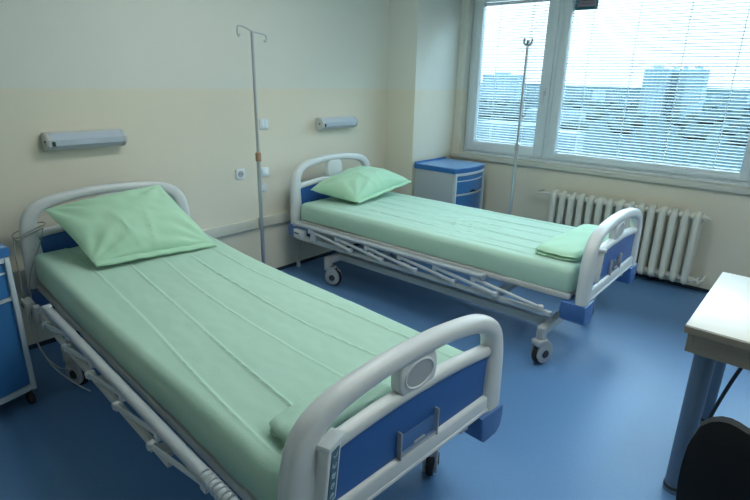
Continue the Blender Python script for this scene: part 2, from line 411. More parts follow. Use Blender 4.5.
def make_bed(name_label, x, y, rz, rail):
    LB = BEDS[rail]['L']
    root = thing('hospital_bed', name_label, 'bed', (x, y, 0), rz, 'hospital beds')
    make_board(root, 0, True, 1); ft = make_board(root, LB, False, -1)
    # keypad strip and document holder on the footboard's outside face
    Y = -LB
    mk = Matrix.Translation((-.362, Y - .030, .660)) @ Matrix.Rotation(.12, 4, 'Y') @ Matrix.Rotation(.35, 4, 'Z')
    b = nb(); box(b, -.034, .034, -.018, .018, -.095, .085, .007, 3, mk); box(b, -.044, .044, -.024, .02, .075, .092, .005, 2, mk)
    kp = link('control_keypad', b, M['plastic'], ft)
    b = nb(); box(b, -.020, .020, -.0202, -.017, -.083, .068, .002, 1, mk); link('key_strip', b, M['key'], kp)
    b = nb()
    for k in range(5):
        zz = -.066 + k * .03
        pth = [mk @ Vector((.0095 * math.cos(a) - .001 * k, -.0212, zz + .006 * math.sin(a))) for a in [PI * (.1 + .2 * k) + PI * 1.1 * q / 8 for q in range(9)]]
        sweep(b, pth, .0014, seg=6)
        cyl(b, mk @ Vector((.0, -.0212, zz - .007)), mk @ Vector((.006, -.0212, zz + .004)), .0014, seg=6)
    link('key_symbols', b, M['keysym'], kp)
    b = nb(); box(b, -.075, .095, Y - .0245, Y - .0225, .528, .600, .001, 1)
    dh = link('document_holder', b, M['clear'], ft)
    b = nb(); box(b, -.080, -.074, Y - .029, Y - .012, .515, .612, .002, 2); box(b, .094, .100, Y - .029, Y - .012, .515, .612, .002, 2)
    box(b, -.08, .10, Y - .026, Y - .012, .521, .528, .002, 1); box(b, -.015, .035, Y - .0265, Y - .0225, .540, .549, .001, 1)
    link('holder_clip', b, M['groove'], dh)
    # deck frame under the mattress
    b = nb()
    for s in (-1, 1): box(b, s * .435 - .02, s * .435 + .02, -LB + .065, -.06, .450, .486, .006)
    for vv in (.09, .75, 1.25, 1.75, LB - .095): box(b, -.43, .43, -vv - .02, -vv + .02, .45, .476, .004)
    link('bed_frame', b, M['steelpaint'], root)
    b = nb()
    for k in range(4):
        v0 = .09 + k * (LB - .155) / 4; box(b, -.425, .425, -v0 - (LB - .155) / 4 + .03, -v0, .476, .488, .004)
    link('mattress_platform', b, M['groove'], root)
    # side rails, folded down (struts hinged on a base channel)
    for s in (-1, 1):
        kind = rail if s < 0 else 'B'
        dz = .045 if kind == 'A' else 0
        piv = [.70, .995, 1.287, 1.585, 1.873, 2.152] if kind == 'B' else [.505, .805, 1.11, 1.40, 1.70]
        off = -.433 if kind == 'B' else .36
        zt = .478 if kind == 'B' else .535
        zp = .396 if kind == 'B' else .430
        t0, t1 = (.10, 1.78) if kind == 'B' else (.57, 2.24)
        ux = s * .525
        b = nb(); c0, c1 = (.08, 2.21) if kind == 'B' else (.10, 1.79)
        zc = zp - .028
        box(b, ux - s * .012 - .011, ux - s * .012 + .011, -c1, -c0 - .5, zc - .014, zc + .014, .004)
        box(b, ux - s * .018 - .010, ux - s * .018 + .010, -c0 - .52, -c0, zc - .020, zc + .022, .004)
        for vv in (.25, 1.15, 1.72): box(b, min(ux, s * .44), max(ux, s * .44) - 0, -vv - .03, -vv + .03, zc - .01, zc + .015, .003)
        rail_o = link('side_rail', b, M['steelpaint'], root)
        b = nb(); sweep(b, [(ux, -t0, zt), (ux, -t1, zt)], [(.019, .015)] * 2, seg=16, up=(0, 0, 1), power=2.6)
        for e in (t0, t1): box(b, ux - .021, ux + .021, -e - .014, -e + .014, zt - .018, zt + .018, .006, 3)
        if kind == 'A':
            for k in range(7): lathe(b, [(.0185, -.004), (.0215, -.003), (.0215, .003), (.0185, .004)], (ux, -(t1 - .05 - .022 * k), zt), 'y', 16)
        link('top_rail', b, M['railmetal'], rail_o)
        for pv in piv:
            b = nb(); tv = pv + off; za = zt - .025
            sweep(b, [(ux + s * .006, -tv, za), (ux + s * .010, -pv, zp)], [(.011, .005)] * 2, seg=10, up=(1, 0, 0), power=3)
            cyl(b, (ux - s * .012, -pv, zp), (ux + s * .021, -pv, zp), .013)
            box(b, ux - .004, ux + .02 if s > 0 else ux + .006, -pv - .014, -pv + .014, zp - .018, zp + .014, .004) if s > 0 else box(b, ux - .017, ux + .004, -pv - .014, -pv + .014, zp - .018, zp + .014, .004)
            box(b, ux - .014, ux + .014, -tv - .016, -tv + .016, za - .022, zt, .004)
            link('strut', b, M['plastic'], rail_o)
    # white end mechanism block near the head
    b = nb(); box(b, -.53, -.50, -.33, -.27, .37, .455, .005, 2); link('rail_stop', b, M['plastic'], root)
    b = nb(); box(b, -.545, -.50, -.20, -.09, .37, .44, .006, 2); link('release_block', b, M['plastic'], root)
    b = nb(); box(b, -.548, -.543, -.155, -.105, .405, .415, .001, 1); link('release_latch', b, M['darkmetal'], root)
    # base frame
    b = nb()
    for s in (-1, 1): box(b, s * .30 - .022, s * .30 + .022, -2.14, -.37, .188, .238, .006)
    for vv in (.37, 2.14):
        box(b, -.445, .445, -vv - .025, -vv + .025, .185, .235, .006)
        for s in (-1, 1): box(b, s * .43 - .025, s * .43 + .025, -vv - .024, -vv + .024, .15, .238, .006)
    link('base_frame', b, M['steelpaint'], root)
    for vv in (.37, 2.14):
        for s in (-1, 1):
            b = nb(); box(b, s * .445 - .003, s * .445 + .003, -vv - .02, -vv + .02, .19, .231, .002, 1); link('end_plug', b, M['rubber'], root)
    # lifting linkage
    for vv, dv in ((.62, .16), (1.72, .16)):
        b = nb()
        for s in (-1, 1): sweep(b, [(s * .27, -vv, .225), (s * .29, -vv - dv, .43)], [(.022, .011)] * 2, seg=8, up=(1, 0, 0), power=4)
        cyl(b, (-.29, -vv, .225), (.29, -vv, .225), .014); cyl(b, (-.30, -vv - dv, .42), (.30, -vv - dv, .42), .014)
        link('lift_arm', b, M['steelpaint'], root)
    b = nb(); box(b, -.05, .05, -1.55, -.95, .27, .34, .012, 2); cyl(b, (0, -1.55, .305), (0, -1.86, .34), .016); link('lift_motor', b, M['darkmetal'], root)
    for (u, v, a) in ((-.42, .37, -1.2), (.42, .37, -1.0), (-.455, 2.14, -.35), (.40, 2.14, .6)): make_caster(root, u, v, a)
    return root
make_bed('hospital bed nearest the camera with grey arched boards and blue footboard panel', BEDS['A']['x'], BEDS['A']['y'], BEDS['A']['rot'], 'A')
make_bed('farther hospital bed with its foot end in front of the radiator', BEDS['B']['x'], BEDS['B']['y'], BEDS['B']['rot'], 'B')

# ------------------------------------------------------------------ mattresses, sheets, pillows
def heave(which, v):
    if which != 'A': return 0.0
    t = max(0.0, min(1.0, 1 - v / 1.0)); return .035 * t * t * (3 - 2 * t)
ZT = .628
def mattress(which, label):
    d = BEDS[which]; b = nb(); nu, nv = 2, 24
    box(b, -.435, .435, -d['L'] + .08, -.075, .491, ZT - .022)
    es = [e for e in b.edges if abs(e.verts[0].co.y - e.verts[1].co.y) > 1]
    bmesh.ops.subdivide_edges(b, edges=es, cuts=24, use_grid_fill=True)
    for v in b.verts: 
        v.co.z += heave(which, -v.co.y) * (1 if v.co.z > .55 else .5)
    o = link('mattress', b, M['mattress'], None, False); o.location = (d['x'], d['y'], 0); o.rotation_euler = (0, 0, d['rot'])
    tag(o, label, 'mattress')
def sheet(which, label, seed):
    d = BEDS[which]; HW, V0, V1 = .448, .062, d['L'] - .067; r = .035; drop = .135
    ext = r * PI / 2 + drop - r
    NU, NV = 230, 170
    random.seed(seed)
    creases = [(-.33, .010), (-.16, .014), (.02, .012), (.185, .013), (.345, .011)] if which == 'A' else [(-.36, .01), (-.25, .012), (-.09, .012), (.06, .012), (.21, .012), (.34, .012)]
    b = nb(); g = []
    off = Vector((seed * 3.1, seed * 1.7, 0))
    def crease_h(u, v):
        h = 0
        for i, (c, a) in enumerate(creases):
            m = c + .035 * noise.noise(Vector((v * .9, i * 7.3 + seed, 0))) + (.03 * math.sin(v * 1.6 + i) if which == 'A' else .008 * math.sin(v * 2 + i))
            if which == 'A': m -= .045 * (v - .9) * (1 if c < 0 else .2)
            dd = u - m; amp = a * (.55 + .8 * max(0, .45 + noise.noise(Vector((v * 1.4, i * 3.7 + seed, 5)))))
            h += amp * math.exp(-(dd / .0055) ** 2)*.46
            h += (-.0018 if dd > 0 else .0018) * math.exp(-(dd / .035) ** 2) * min(1, abs(dd) / .01)
        for vc in ((.62, 1.20, 1.78) if which == 'B' else (.98, 1.62)):
            dd = v - vc - .03 * noise.noise(Vector((u * 2, vc * 5, seed))); h += .0015 * math.exp(-(dd / .011) ** 2)
        return h
    for i in range(NU + 1):
        row = []
        u_ = -(HW - r) - ext + (2 * (HW - r) + 2 * ext) * i / NU
        for j in range(NV + 1):
            v_ = (V0 + r) - ext + ((V1 - V0 - 2 * r) + 2 * ext) * j / NV
            cu = max(-(HW - r), min(HW - r, u_)); cv = max(V0 + r, min(V1 - r, v_))
            du, dv = u_ - cu, v_ - cv; q = math.hypot(du, dv)
            if q > 1e-9:
                nx, ny = du / q, dv / q
                if q < r * PI / 2: a = q / r; o_, dz = r * math.sin(a), r * (1 - math.cos(a))
                else: o_, dz = r, r + q - r * PI / 2
                if abs(du) > 1e-9 and abs(dv) > 1e-9: dz = min(dz, drop)
            else: nx = ny = o_ = dz = 0
            u, v = cu + nx * o_, cv + ny * o_
            fade = max(0, 1 - dz / .03)
            P3 = Vector((u * 3, v * 3, 0)) + off
            h = crease_h(u, v) * fade
            h += .004 * noise.noise(Vector((u * 4, v * 1.8, seed))) * (fade + .1)
            w1 = noise.noise(Vector(((u + v * .5) * 9, (v - u * .4) * 5, seed * 2.)))
            h += .0016 * abs(w1) * fade
            h += .0010 * noise.noise(Vector((u * 24, v * 14, seed))) * fade
            if which == 'B': 
                w2 = noise.noise(Vector((u * 16, v * 9, 8.))); h += .0040 * (max(0, .12 - abs(w2)) / .12) ** 1.5 * fade * math.exp(-((v - 1.35) / .33) ** 2 - ((u + .05) / .28) ** 2)
            # side: gentle vertical waves and a hem pulled under
            sd = min(1, dz / .05)
            wv = (.0028 * noise.noise(Vector((v * 9, u * 9, 3 + dz * 6 + seed))) + .004 * noise.noise(Vector((v * 2.5, u * 2.5, 9 + dz * 4 + seed)))) * sd
            wv += .004 * math.sin(PI * min(1, dz / drop)) * sd
            hem = (.010 * noise.noise(Vector((v * 3.2, u * 3.2, 11 + seed))) - .0) * min(1, dz / drop)
            z = ZT - dz + h + hem + heave(which, v) * (1 - .45 * dz / drop)
            row.append(b.verts.new((u + nx * wv, -(v + ny * wv), z)))
        g.append(row)
    for i in range(NU):
        for j in range(NV): b.faces.new((g[i][j], g[i + 1][j], g[i + 1][j + 1], g[i][j + 1]))
    o = link('bed_sheet', b, M['sheet']); o.location = (d['x'], d['y'], 0); o.rotation_euler = (0, 0, d['rot'])
    for p in o.data.polygons: p.use_smooth = True
    tag(o, label, 'sheet')
mattress('A', 'mattress under the sheet of the bed nearest the camera')
mattress('B', 'mattress under the sheet of the farther bed by the radiator')
sheet('A', 'creased mint green sheet over the mattress of the nearest bed', 3)
sheet('B', 'creased mint green sheet over the mattress of the farther bed', 8)

def pillow(which, corners, thick, label, seed, sag=0.0, pinch=.014, fe=.5):
    """corners: UL, UR, LR, LL in bed (u, v, z)"""
    d = BEDS[which]; UL, UR, LR, LL = [Vector((u, -v, z)) for u, v, z in corners]
    N = 46; b = nb(); cen = (UL + UR + LR + LL) / 4
    nrm = (UR - LL).cross(UL - LR).normalized()
    if nrm.z < 0: nrm = -nrm
    def P(s, t, side):
        p = UL.lerp(UR, s).lerp(LL.lerp(LR, s), t)
        es, et = 4 * s * (1 - s), 4 * t * (1 - t)
        # edges bow inwards between the corners
        p = p + (cen - p) * (pinch * 2 * ((1 - es) * et + (1 - et) * es))
        f = (max(0, es) ** fe) * (max(0, et) ** fe)
        w = noise.noise(Vector((s * 3.3, t * 3.3, seed))) * .022 * f
        rad = 0
        for (cs, ct, ph) in ((0, 0, 1), (1, 0, 2), (1, 1, 3), (0, 1, 4)):
            dx, dy = s - cs, t - ct; rr = math.hypot(dx, dy); an = math.atan2(abs(dy), abs(dx))
            rad += math.sin(an * 13 + ph * 2 + 1.5 * noise.noise(Vector((s * 4, t * 4, ph + seed)))) * .007 * math.exp(-((rr - .28) / .2) ** 2)
        cr = 0
        for (c0, k0) in ((.36, .12), (.60, -.16)):
            dd = s - c0 - k0 * (t - .5) - .02 * math.sin(t * 5); cr += .009 * math.exp(-(dd / .016) ** 2) * max(0, min(1, (t - .35) * 3)) * et ** .3
        edge = .004 * noise.noise(Vector((s * 9, t * 9, seed + 5)))
        return p + nrm * (side * thick * f * (1 if side > 0 else .3) + (w + rad * min(1, es * 4) * min(1, et * 4) + cr) * (1 if side > 0 else .2) + edge) - Vector((0, 0, sag * f))
    top = [[None] * (N + 1) for _ in range(N + 1)]; bot = [[None] * (N + 1) for _ in range(N + 1)]
    for i in range(N + 1):
        for j in range(N + 1):
            s, t = .5 - .5 * math.cos(PI * i / N) * .999, .5 - .5 * math.cos(PI * j / N) * .999
            s = .35 * s + .65 * i / N; t = .35 * t + .65 * j / N
            top[i][j] = b.verts.new(P(s, t, 1))
            if 0 < i < N and 0 < j < N: bot[i][j] = b.verts.new(P(s, t, -1))
            else: bot[i][j] = top[i][j]
    for i in range(N):
        for j in range(N):
            b.faces.new((top[i][j], top[i + 1][j], top[i + 1][j + 1], top[i][j + 1]))
            q = (bot[i][j], bot[i][j + 1], bot[i + 1][j + 1], bot[i + 1][j])
            if len(set(q)) == 4:
                try: b.faces.new(q)
                except ValueError: pass
    # open hem: a loose double lip of cloth along the lower edge
    o = link('pillow', b, M['pillow']); o.location = (d['x'], d['y'], 0); o.rotation_euler = (0, 0, d['rot'])
    for p in o.data.polygons: p.use_smooth = True
    tag(o, label, 'pillow')
    b = nb(); rows = []
    for k in range(31):
        s = .005 + .99 * k / 30; p = P(s, 1.0, 1); dn = (LL.lerp(LR, s) - UL.lerp(UR, s)).normalized()
        row = []
        for (a, h) in ((-.035, .0), (.0, .010), (.022, .006), (.026, -.002), (.018, -.010), (-.02, -.012)):
            row.append(b.verts.new(p + dn * (a + .006 * noise.noise(Vector((s * 8, a * 10, seed)))) + nrm * (h + .006 * noise.noise(Vector((s * 11, 3, seed))))))
        rows.append(row)
    for A, B_ in zip(rows, rows[1:]):
        for k in range(5): b.faces.new((A[k], A[k + 1], B_[k + 1], B_[k]))
    h = link('pillowcase_hem', b, M['pillow'], o)
    return o
pillow('A', [(-.37, .12, .902), (.262, .10, .952), (.352, .55, .665), (-.285, .515, .685)], .085, 'mint green pillow leaning on the headboard of the nearest bed', 2)
pillow('B', [(-.35, .085, .722), (.20, .085, .79), (.53, .42, .725), (-.20, .45, .655)], .145, 'plump mint green pillow lying at the head of the farther bed', 6, fe=.42)

def folded(which, u0, u1, v0, v1, label, seed, skew=0):
    d = BEDS[which]; b = nb()
    layers = 2
    for L in range(layers):
        z0 = ZT + .006 + L * .0205; N1, N2 = 40, 18; th = .020
        du = .006 * noise.noise(Vector((L * 3.3, seed, 0)))
        def S(i, j, z):
            s, t = i / N1, j / N2
            S_, T_ = 2 * s - 1, 2 * t - 1
            u = (u0 + u1) / 2 + (u1 - u0) / 2 * S_ * (1 - .05 * T_ ** 4) + du; v = (v0 + v1) / 2 + (v1 - v0) / 2 * T_ * (1 - .12 * S_ ** 6) + du + skew * (s - .5)
            u += .008 * noise.noise(Vector((t * 4, s * 3, L + seed))) * (1 if s < .1 else .3)
            w = .007 * noise.noise(Vector((s * 5, t * 4, seed + L * .2)))
            dome = .006 * (4 * s * (1 - s)) ** .5 * L
            return Vector((u, -v, z + w + dome))
        top = [[b.verts.new(S(i, j, z0 + th * (.25 + .75 * (min(1, 16 * (i / N1) * (1 - i / N1)) * min(1, 10 * (j / N2) * (1 - j / N2))) ** .4))) for j in range(N2 + 1)] for i in range(N1 + 1)]
        bot = [[b.verts.new(S(i, j, z0 + (0 if 0 < i < N1 and 0 < j < N2 else .002))) for j in range(N2 + 1)] for i in range(N1 + 1)]
        for i in range(N1):
            for j in range(N2):
                b.faces.new((top[i][j], top[i + 1][j], top[i + 1][j + 1], top[i][j + 1])); b.faces.new((bot[i][j], bot[i][j + 1], bot[i + 1][j + 1], bot[i + 1][j]))
        for i in range(N1):
            b.faces.new((top[i][0], bot[i][0], bot[i + 1][0], top[i + 1][0])); b.faces.new((top[i][N2], top[i + 1][N2], bot[i + 1][N2], bot[i][N2]))
        for j in range(N2):
            b.faces.new((top[0][j], top[0][j + 1], bot[0][j + 1], bot[0][j])); b.faces.new((top[N1][j], bot[N1][j], bot[N1][j + 1], top[N1][j + 1]))
    o = link('folded_sheet', b, M['pillow'] if which == 'B' else M['sheet']); o.location = (d['x'], d['y'], 0); o.rotation_euler = (0, 0, d['rot'])
    for p in o.data.polygons: p.use_smooth = True
    tag(o, label, 'folded sheet')
folded('B', -.35, .42, 2.0, 2.27, 'folded mint green sheet laid across the foot of the farther bed', 4, .03)
folded('A', -.365, .02, 2.12, 2.285, 'folded mint green sheet at the foot of the nearest bed behind its footboard', 9)

# ------------------------------------------------------------------ IV poles
def iv_pole(x, y, h, rz, label, hooks, collar, top_r=.0105, lower=.0142):
    t = thing('iv_pole', label, 'IV pole', (x, y, 0), rz, 'drip stands')
    b = nb(); cyl(b, (0, 0, .07), (0, 0, 1.06), lower, seg=16); link('lower_tube', b, M['chrome'], t)
    b = nb(); cyl(b, (0, 0, 1.05), (0, 0, h), top_r, seg=14); link('upper_tube', b, M['chrome'], t)
    b = nb(); lathe(b, [(.014, 1.035), (.0195, 1.04), (.0195, 1.09), (.011, 1.10)]); link('clamp_collar', b, collar, t)
    b = nb()
    if hooks == 2:
        pth = smooth_path([(-.094, 0, h - .022), (-.104, 0, h - .034), (-.113, 0, h - .022), (-.112, 0, h + .012), (-.098, 0, h + .026), (-.05, 0, h + .018), (0, 0, h + .0), (.05, 0, h - .006), (.098, 0, h - .012), (.112, 0, h - .022), (.113, 0, h - .044), (.104, 0, h - .056), (.094, 0, h - .044)], 5)
        sweep(b, pth, .0044, seg=8)
    else:
        for k in range(4):
            a = PI / 4 + k * PI / 2; c, s = math.cos(a), math.sin(a)
            pth = smooth_path([(0, 0, h - .012), (.022 * c, .022 * s, h - .022), (.042 * c, .042 * s, h - .004), (.040 * c, .040 * s, h + .028)], 5); sweep(b, pth, .0055, seg=8)
        lathe(b, [(.009, h - .03), (.013, h - .025), (.013, h + .004), (.006, h + .012)])
    link('hook_bar', b, M['chrome'], t)
    b = nb(); lathe(b, [(.014, .05), (.032, .055), (.034, .085), (.018, .11)]); link('base_hub', b, M['chrome'], t)
    for k in range(5):
        a = 2 * PI * k / 5 + .3; c, s = math.cos(a), math.sin(a)
        b = nb(); sweep(b, [(.02 * c, .02 * s, .07), (.24 * c, .24 * s, .055)], [(.011, .008)] * 2, seg=8, up=(0, 0, 1), power=3); l = link('base_leg', b, M['chrome'], t)
        b = nb(); lathe(b, [(.008, -.009), (.024, -.009), (.026, 0), (.024, .009), (.008, .009)], (.235 * c, .235 * s, .026), 'x', 16); link('castor_wheel', b, M['rubber'], l)
iv_pole(1.056, -.445, 1.852, .05, 'chrome drip stand with a two-hook top bar between the two beds', 2, M['orange'])
iv_pole(3.02, -1.36, 1.885, .3, 'thin chrome drip stand in front of the window behind the farther bed', 4, M['chrome'], .0095, .0135)

# ------------------------------------------------------------------ wall lamps, sockets
def wall_lamp(x0, label):
    t = thing('wall_lamp', label, 'lamp', (x0, 0, 1.16), 0, 'bedhead reading lamps'); L = .44
    prof = [(0, 0), (0, .098), (-.045, .098), (-.075, .088), (-.092, .062), (-.088, .03), (-.06, .006), (-.03, 0)]
    def ext(bm, x0, x1, sc=1.0, bev=.0):
        c = Vector((0, -.04, .05))
        A = [bm.verts.new((x0, c.y + (y - c.y) * sc if y < 0 else 0, c.z + (z - c.z) * sc)) for y, z in prof]
        B = [bm.verts.new((x1, c.y + (y - c.y) * sc if y < 0 else 0, c.z + (z - c.z) * sc)) for y, z in prof]
        n = len(prof)
        for i in range(n): bm.faces.new((A[i], A[(i + 1) % n], B[(i + 1) % n], B[i]))
        bm.faces.new(A[::-1]); bm.faces.new(B)
        if bev: bmesh.ops.bevel(bm, geom=[e for e in bm.edges if abs(e.verts[0].co.x - e.verts[1].co.x) < 1e-6], offset=bev, segments=2, affect='EDGES')
    b = nb(); ext(b, .022, L - .022); link('diffuser', b, M['diffuser'], t)
    b = nb(); box(b, .015, L - .015, -.05, 0, .092, .102, .002); link('housing', b, M['lampend'], t)
    for a, c in ((0, .024), (L - .024, L)):
        b = nb(); ext(b, a, c, 1.05, .005); link('end_cap', b, M['lampend'], t)
    b = nb(); box(b, -.003, .001, -.062, -.044, .048, .058, .001, 1); link('pull_hole', b, M['black'], t)
    b = nb(); box(b, .026, .04, -.098, -.088, .03, .055, .002, 1); link('rocker_switch', b, M['darkmetal'], t)
wall_lamp(-.09, 'wall lamp above the head of the nearest bed')
wall_lamp(1.985, 'wall lamp above the head of the farther bed')
def plate(x, z, w, kind, label, cat, name, group=None):
    t = thing(name, label, cat, (x, 0, z), 0, group)
    b = nb()
    if kind == 'round': lathe(b, [(.037, 0), (.037, -.006), (.033, -.010), (.001, -.011)], (0, 0, 0), 'y', 28)
    else: prism(b, rrect(0, 0, w, w, .008), -.010, 0, .003, 2)
    link('cover_plate', b, M['white'], t)
    if kind == 'socket':
        b = nb(); lathe(b, [(.025, -.0102), (.025, -.012), (.021, -.0125), (.020, -.0105)], (0, 0, 0), 'y', 24); link('socket_ring', b, M['groove'], t)
        b = nb(); lathe(b, [(.019, -.0100), (.019, -.0108)], (0, 0, 0), 'y', 24); link('socket_well', b, M['groove'], t)
        b = nb()
        for s in (-1, 1): lathe(b, [(.0035, -.0106), (.0035, -.0118)], (s * .0095, 0, 0), 'y', 10)
        link('pin_hole', b, M['black'], t)
    if kind == 'switch':
        b = nb(); prism(b, rrect(-.0145, 0, .027, .056, .003), -.014, -.009, .002, 2); prism(b, rrect(.0145, 0, .027, .056, .003), -.014, -.009, .002, 2); link('rocker', b, M['frame'], t)
    if kind == 'blank':
        b = nb(); prism(b, rrect(0, 0, .05, .05, .004), -.013, -.009, .002, 2); link('insert', b, M['frame'], t)
plate(1.204, .873, .08, 'socket', 'square white wall socket left of the chrome drip stand', 'socket', 'wall_socket')
plate(1.447, 1.234, .08, 'switch', 'white rocker switch on the wall, highest of the fittings by the drip stand', 'switch', 'light_switch')
plate(1.432, .863, .075, 'blank', 'square white outlet plate just above the round cover', 'outlet', 'outlet_plate')
plate(1.42, .74, .07, 'round', 'round white cover on the wall below the square plate', 'cover', 'junction_cover')

# ------------------------------------------------------------------ cords
t = thing('call_cord', 'thin grey cord looped round the left post of the nearest headboard', 'cord', (-.39, -.30, .75))
def wp(which, u, v, z):
    d = BEDS[which]; c, s = math.cos(d['rot']), math.sin(d['rot']); return Vector((d['x'] + c * u + s * v, d['y'] + s * u - c * v, z))
def cordmesh(pts, r, parent, name='strand'):
    b = nb(); o = Vector(parent.location); sweep(b, [p - o for p in smooth_path(pts, 8)], r, seg=6); return link(name, b, M['greycord'], parent)
cordmesh([wp('A', -.50, -.02, .742), wp('A', -.492, .04, .752), wp('A', -.45, .048, .775), wp('A', -.40, .046, .79), wp('A', -.355, .042, .805), wp('A', -.365, -.03, .80), wp('A', -.44, -.045, .775), wp('A', -.50, -.03, .755), wp('A', -.494, .036, .735), wp('A', -.44, .048, .76), wp('A', -.37, .046, .785)], .0035, t)
cordmesh([wp('A', -.37, .046, .785), wp('A', -.40, .05, .70), wp('A', -.46, .06, .58), wp('A', -.485, .07, .5), wp('A', -.50, .12, .42), wp('A', -.56, .35, .36), wp('A', -.585, .7, .34), wp('A', -.575, 1.0, .37), wp('A', -.56, 1.2, .41)], .0028, t)
cordmesh([wp('A', -.50, -.02, .742), wp('A', -.515, .03, .66), wp('A', -.52, .06, .55), wp('A', -.535, .15, .40), wp('A', -.56, .4, .29), wp('A', -.57, .75, .33), wp('A', -.565, .95, .40)], .0028, t)
t = thing('power_lead', 'thin pale lead with a small plug hanging below the farther headboard', 'cord', wp('B', -.45, .06, .33))
cordmesh([wp('B', -.44, .12, .42), wp('B', -.45, .09, .33), wp('B', -.455, .05, .22), wp('B', -.44, .02, .12)], .003, t)
cordmesh([wp('B', -.43, .10, .41), wp('B', -.415, .08, .30), wp('B', -.42, .04, .2), wp('B', -.44, .02, .12)], .002, t)
b = nb(); p = wp('B', -.44, .02, .1) - Vector(t.location); box(b, p.x - .012, p.x + .012, p.y - .012, p.y + .012, p.z - .03, p.z + .02, .004); link('plug', b, M['groove'], t)

# ------------------------------------------------------------------ bedside cabinets
def cabinet(x, y, rz, label):
    """local: width x 0..0.5, back at y=0, front towards -y"""
    W, D, Ht = .515, .46, .82
    t = thing('bedside_cabinet', label, 'cabinet', (x, y, 0), rz, 'bedside cabinets')
    def front(n=14, ins=0.0, extra=0.0):
        return [(ins + (W - 2 * ins) * k / n, -(D + extra + .045 * (1 - (2 * k / n - 1) ** 2))) for k in range(n + 1)]
    def slab(bm, z0, z1, ins=0.0, extra=0.0, back=0.0, bev=0, n=14):
        pts = [(ins, -back)] + front(n, ins, extra) + [(W - ins, -back)]
        A = [bm.verts.new((px, py, z0)) for px, py in pts]; f = bm.faces.new(A)
        r = bmesh.ops.extrude_face_region(bm, geom=[f]); nv = [g for g in r['geom'] if isinstance(g, bmesh.types.BMVert)]
        for v in nv: v.co.z = z1
        if bev:
            es = {e for v in nv + A for e in v.link_edges}; es = [e for e in es if abs(e.verts[0].co.z - e.verts[1].co.z) < 1e-6]
            bmesh.ops.bevel(bm, geom=es, offset=bev, segments=2, affect='EDGES')
    b = nb(); box(b, 0.004, W - .004, -D, 0, .075, .775, .004); slab(b, .075, .11, .004, -.005); link('body', b, M['cabbody'], t)
    b = nb(); slab(b, .775, .818, -.006, .006, 0, .004); tp = link('top', b, M['cabline'], t); tp['label'] = 'dark blue rim of the top'
    b = nb(); slab(b, .816, .8205, .004, -.004, .01, .002); a = link('top_inlay', b, M['cabtop'], tp)
    b = nb(); box(b, .0, W, -.016, 0, .81, .836, .004); link('back_lip', b, M['cabline'], tp)
    # pale frame around the fronts
    b = nb()
    for xa in (.004, W - .026): box(b, xa, xa + .022, -D - .02, -D + .02, .08, .775, .005)
    slab(b, .752, .775, .004, 0.008, D - .02); slab(b, .565, .578, .01, 0.006, D - .02); slab(b, .08, .105, .004, .004, D - .02)
    link('front_frame', b, M['cabframe'], t)
    b = nb(); slab(b, .582, .745, .026, .004, D - .02, .004); dr = link('drawer', b, M['cabblue'], t)
    b = nb(); slab(b, .696, .706, .03, .012, D - .02, .003); link('drawer_lip', b, M['cabframe'], dr)
    b = nb(); slab(b, .108, .562, .026, .002, D - .02, .004); dd = link('door', b, M['cabblue'], t)
    b = nb(); pr_ = [(W * .5 + .045 * math.cos(a), .585 + .022 * math.sin(a)) for a in [PI * k / 10 for k in range(11)]]
    prism(b, pr_, -D - .0535, -D - .047); link('handle_recess', b, M['black'], dr)
    for (cx, cy) in ((.035, -.04), (W - .035, -.04), (.035, -D), (W - .035, -D)):
        b = nb(); lathe(b, [(.008, -.014), (.028, -.013), (.032, -.008), (.032, .008), (.028, .013), (.008, .014)], (cx, cy, .032), 'x', 18); cyl(b, (cx, cy, .05), (cx, cy, .078), .012)
        link('castor_wheel', b, M['rubber'], t)
cabinet(-1.015, -.17, .03, 'blue and grey bedside cabinet at the left edge by the nearest bed')
cabinet(2.932, -.362, -.01, 'blue topped bedside cabinet beside the farther bed under the window corner')

# ------------------------------------------------------------------ radiator
t = thing('radiator', 'cream cast iron column radiator on the wall below the window', 'radiator', (3.475, -1.525, .0))
NS = 15; PW = 1.215 / NS; ZB, ZTp = .075, .665
for k in range(NS):
    b = nb(); yc = -PW * (k + .5)
    # side profile (x,z) loop: two columns joined by top and bottom hubs
    for xo in (-.045, .045):
        sweep(b, [(xo, yc, ZB + .05), (xo, yc, ZTp - .05)], [(.027, .0262)] * 2, seg=12, up=(0, 1, 0), power=2.6)
    pth = smooth_path([(-.045, yc, ZTp - .06), (-.043, yc, ZTp - .035), (-.02, yc, ZTp - .022), (0, yc, ZTp - .020), (.02, yc, ZTp - .022), (.043, yc, ZTp - .035), (.045, yc, ZTp - .06)], 4)
    sweep(b, pth, [(.024, .0255)] * len(pth), seg=12, up=(0, 1, 0), power=2.0)
    pth = [Vector((p.x, p.y, ZTp + ZB - p.z)) for p in pth]
    sweep(b, pth, [(.024, .0255)] * len(pth), seg=12, up=(0, 1, 0), power=2.0)
    for zz in (ZB + .045, ZTp - .045): cyl(b, (0, yc - PW / 2, zz), (0, yc + PW / 2, zz), .026, seg=16)
    o = link('section', b, M['radiator'], t)
for (yy, zz) in ((.0, ZTp - .045), (-1.215, ZB + .045), (-1.215, ZTp - .045)):
    s = 1 if yy == 0 else -1
    b = nb(); cyl(b, (0, yy, zz), (0, yy + s * .022, zz), .02, seg=6); cyl(b, (0, yy + s * .022, zz), (0, yy + s * .04, zz), .011)
    if zz < .3: cyl(b, (0, yy + s * .03, zz), (0, yy + s * .075, zz), .012); cyl(b, (-.004, yy + s * .05, zz - .02), (-.004, yy + s * .05, zz + .03), .013)
    link('end_plug' if not zz < .3 else 'valve', b, M['radiator'], t)
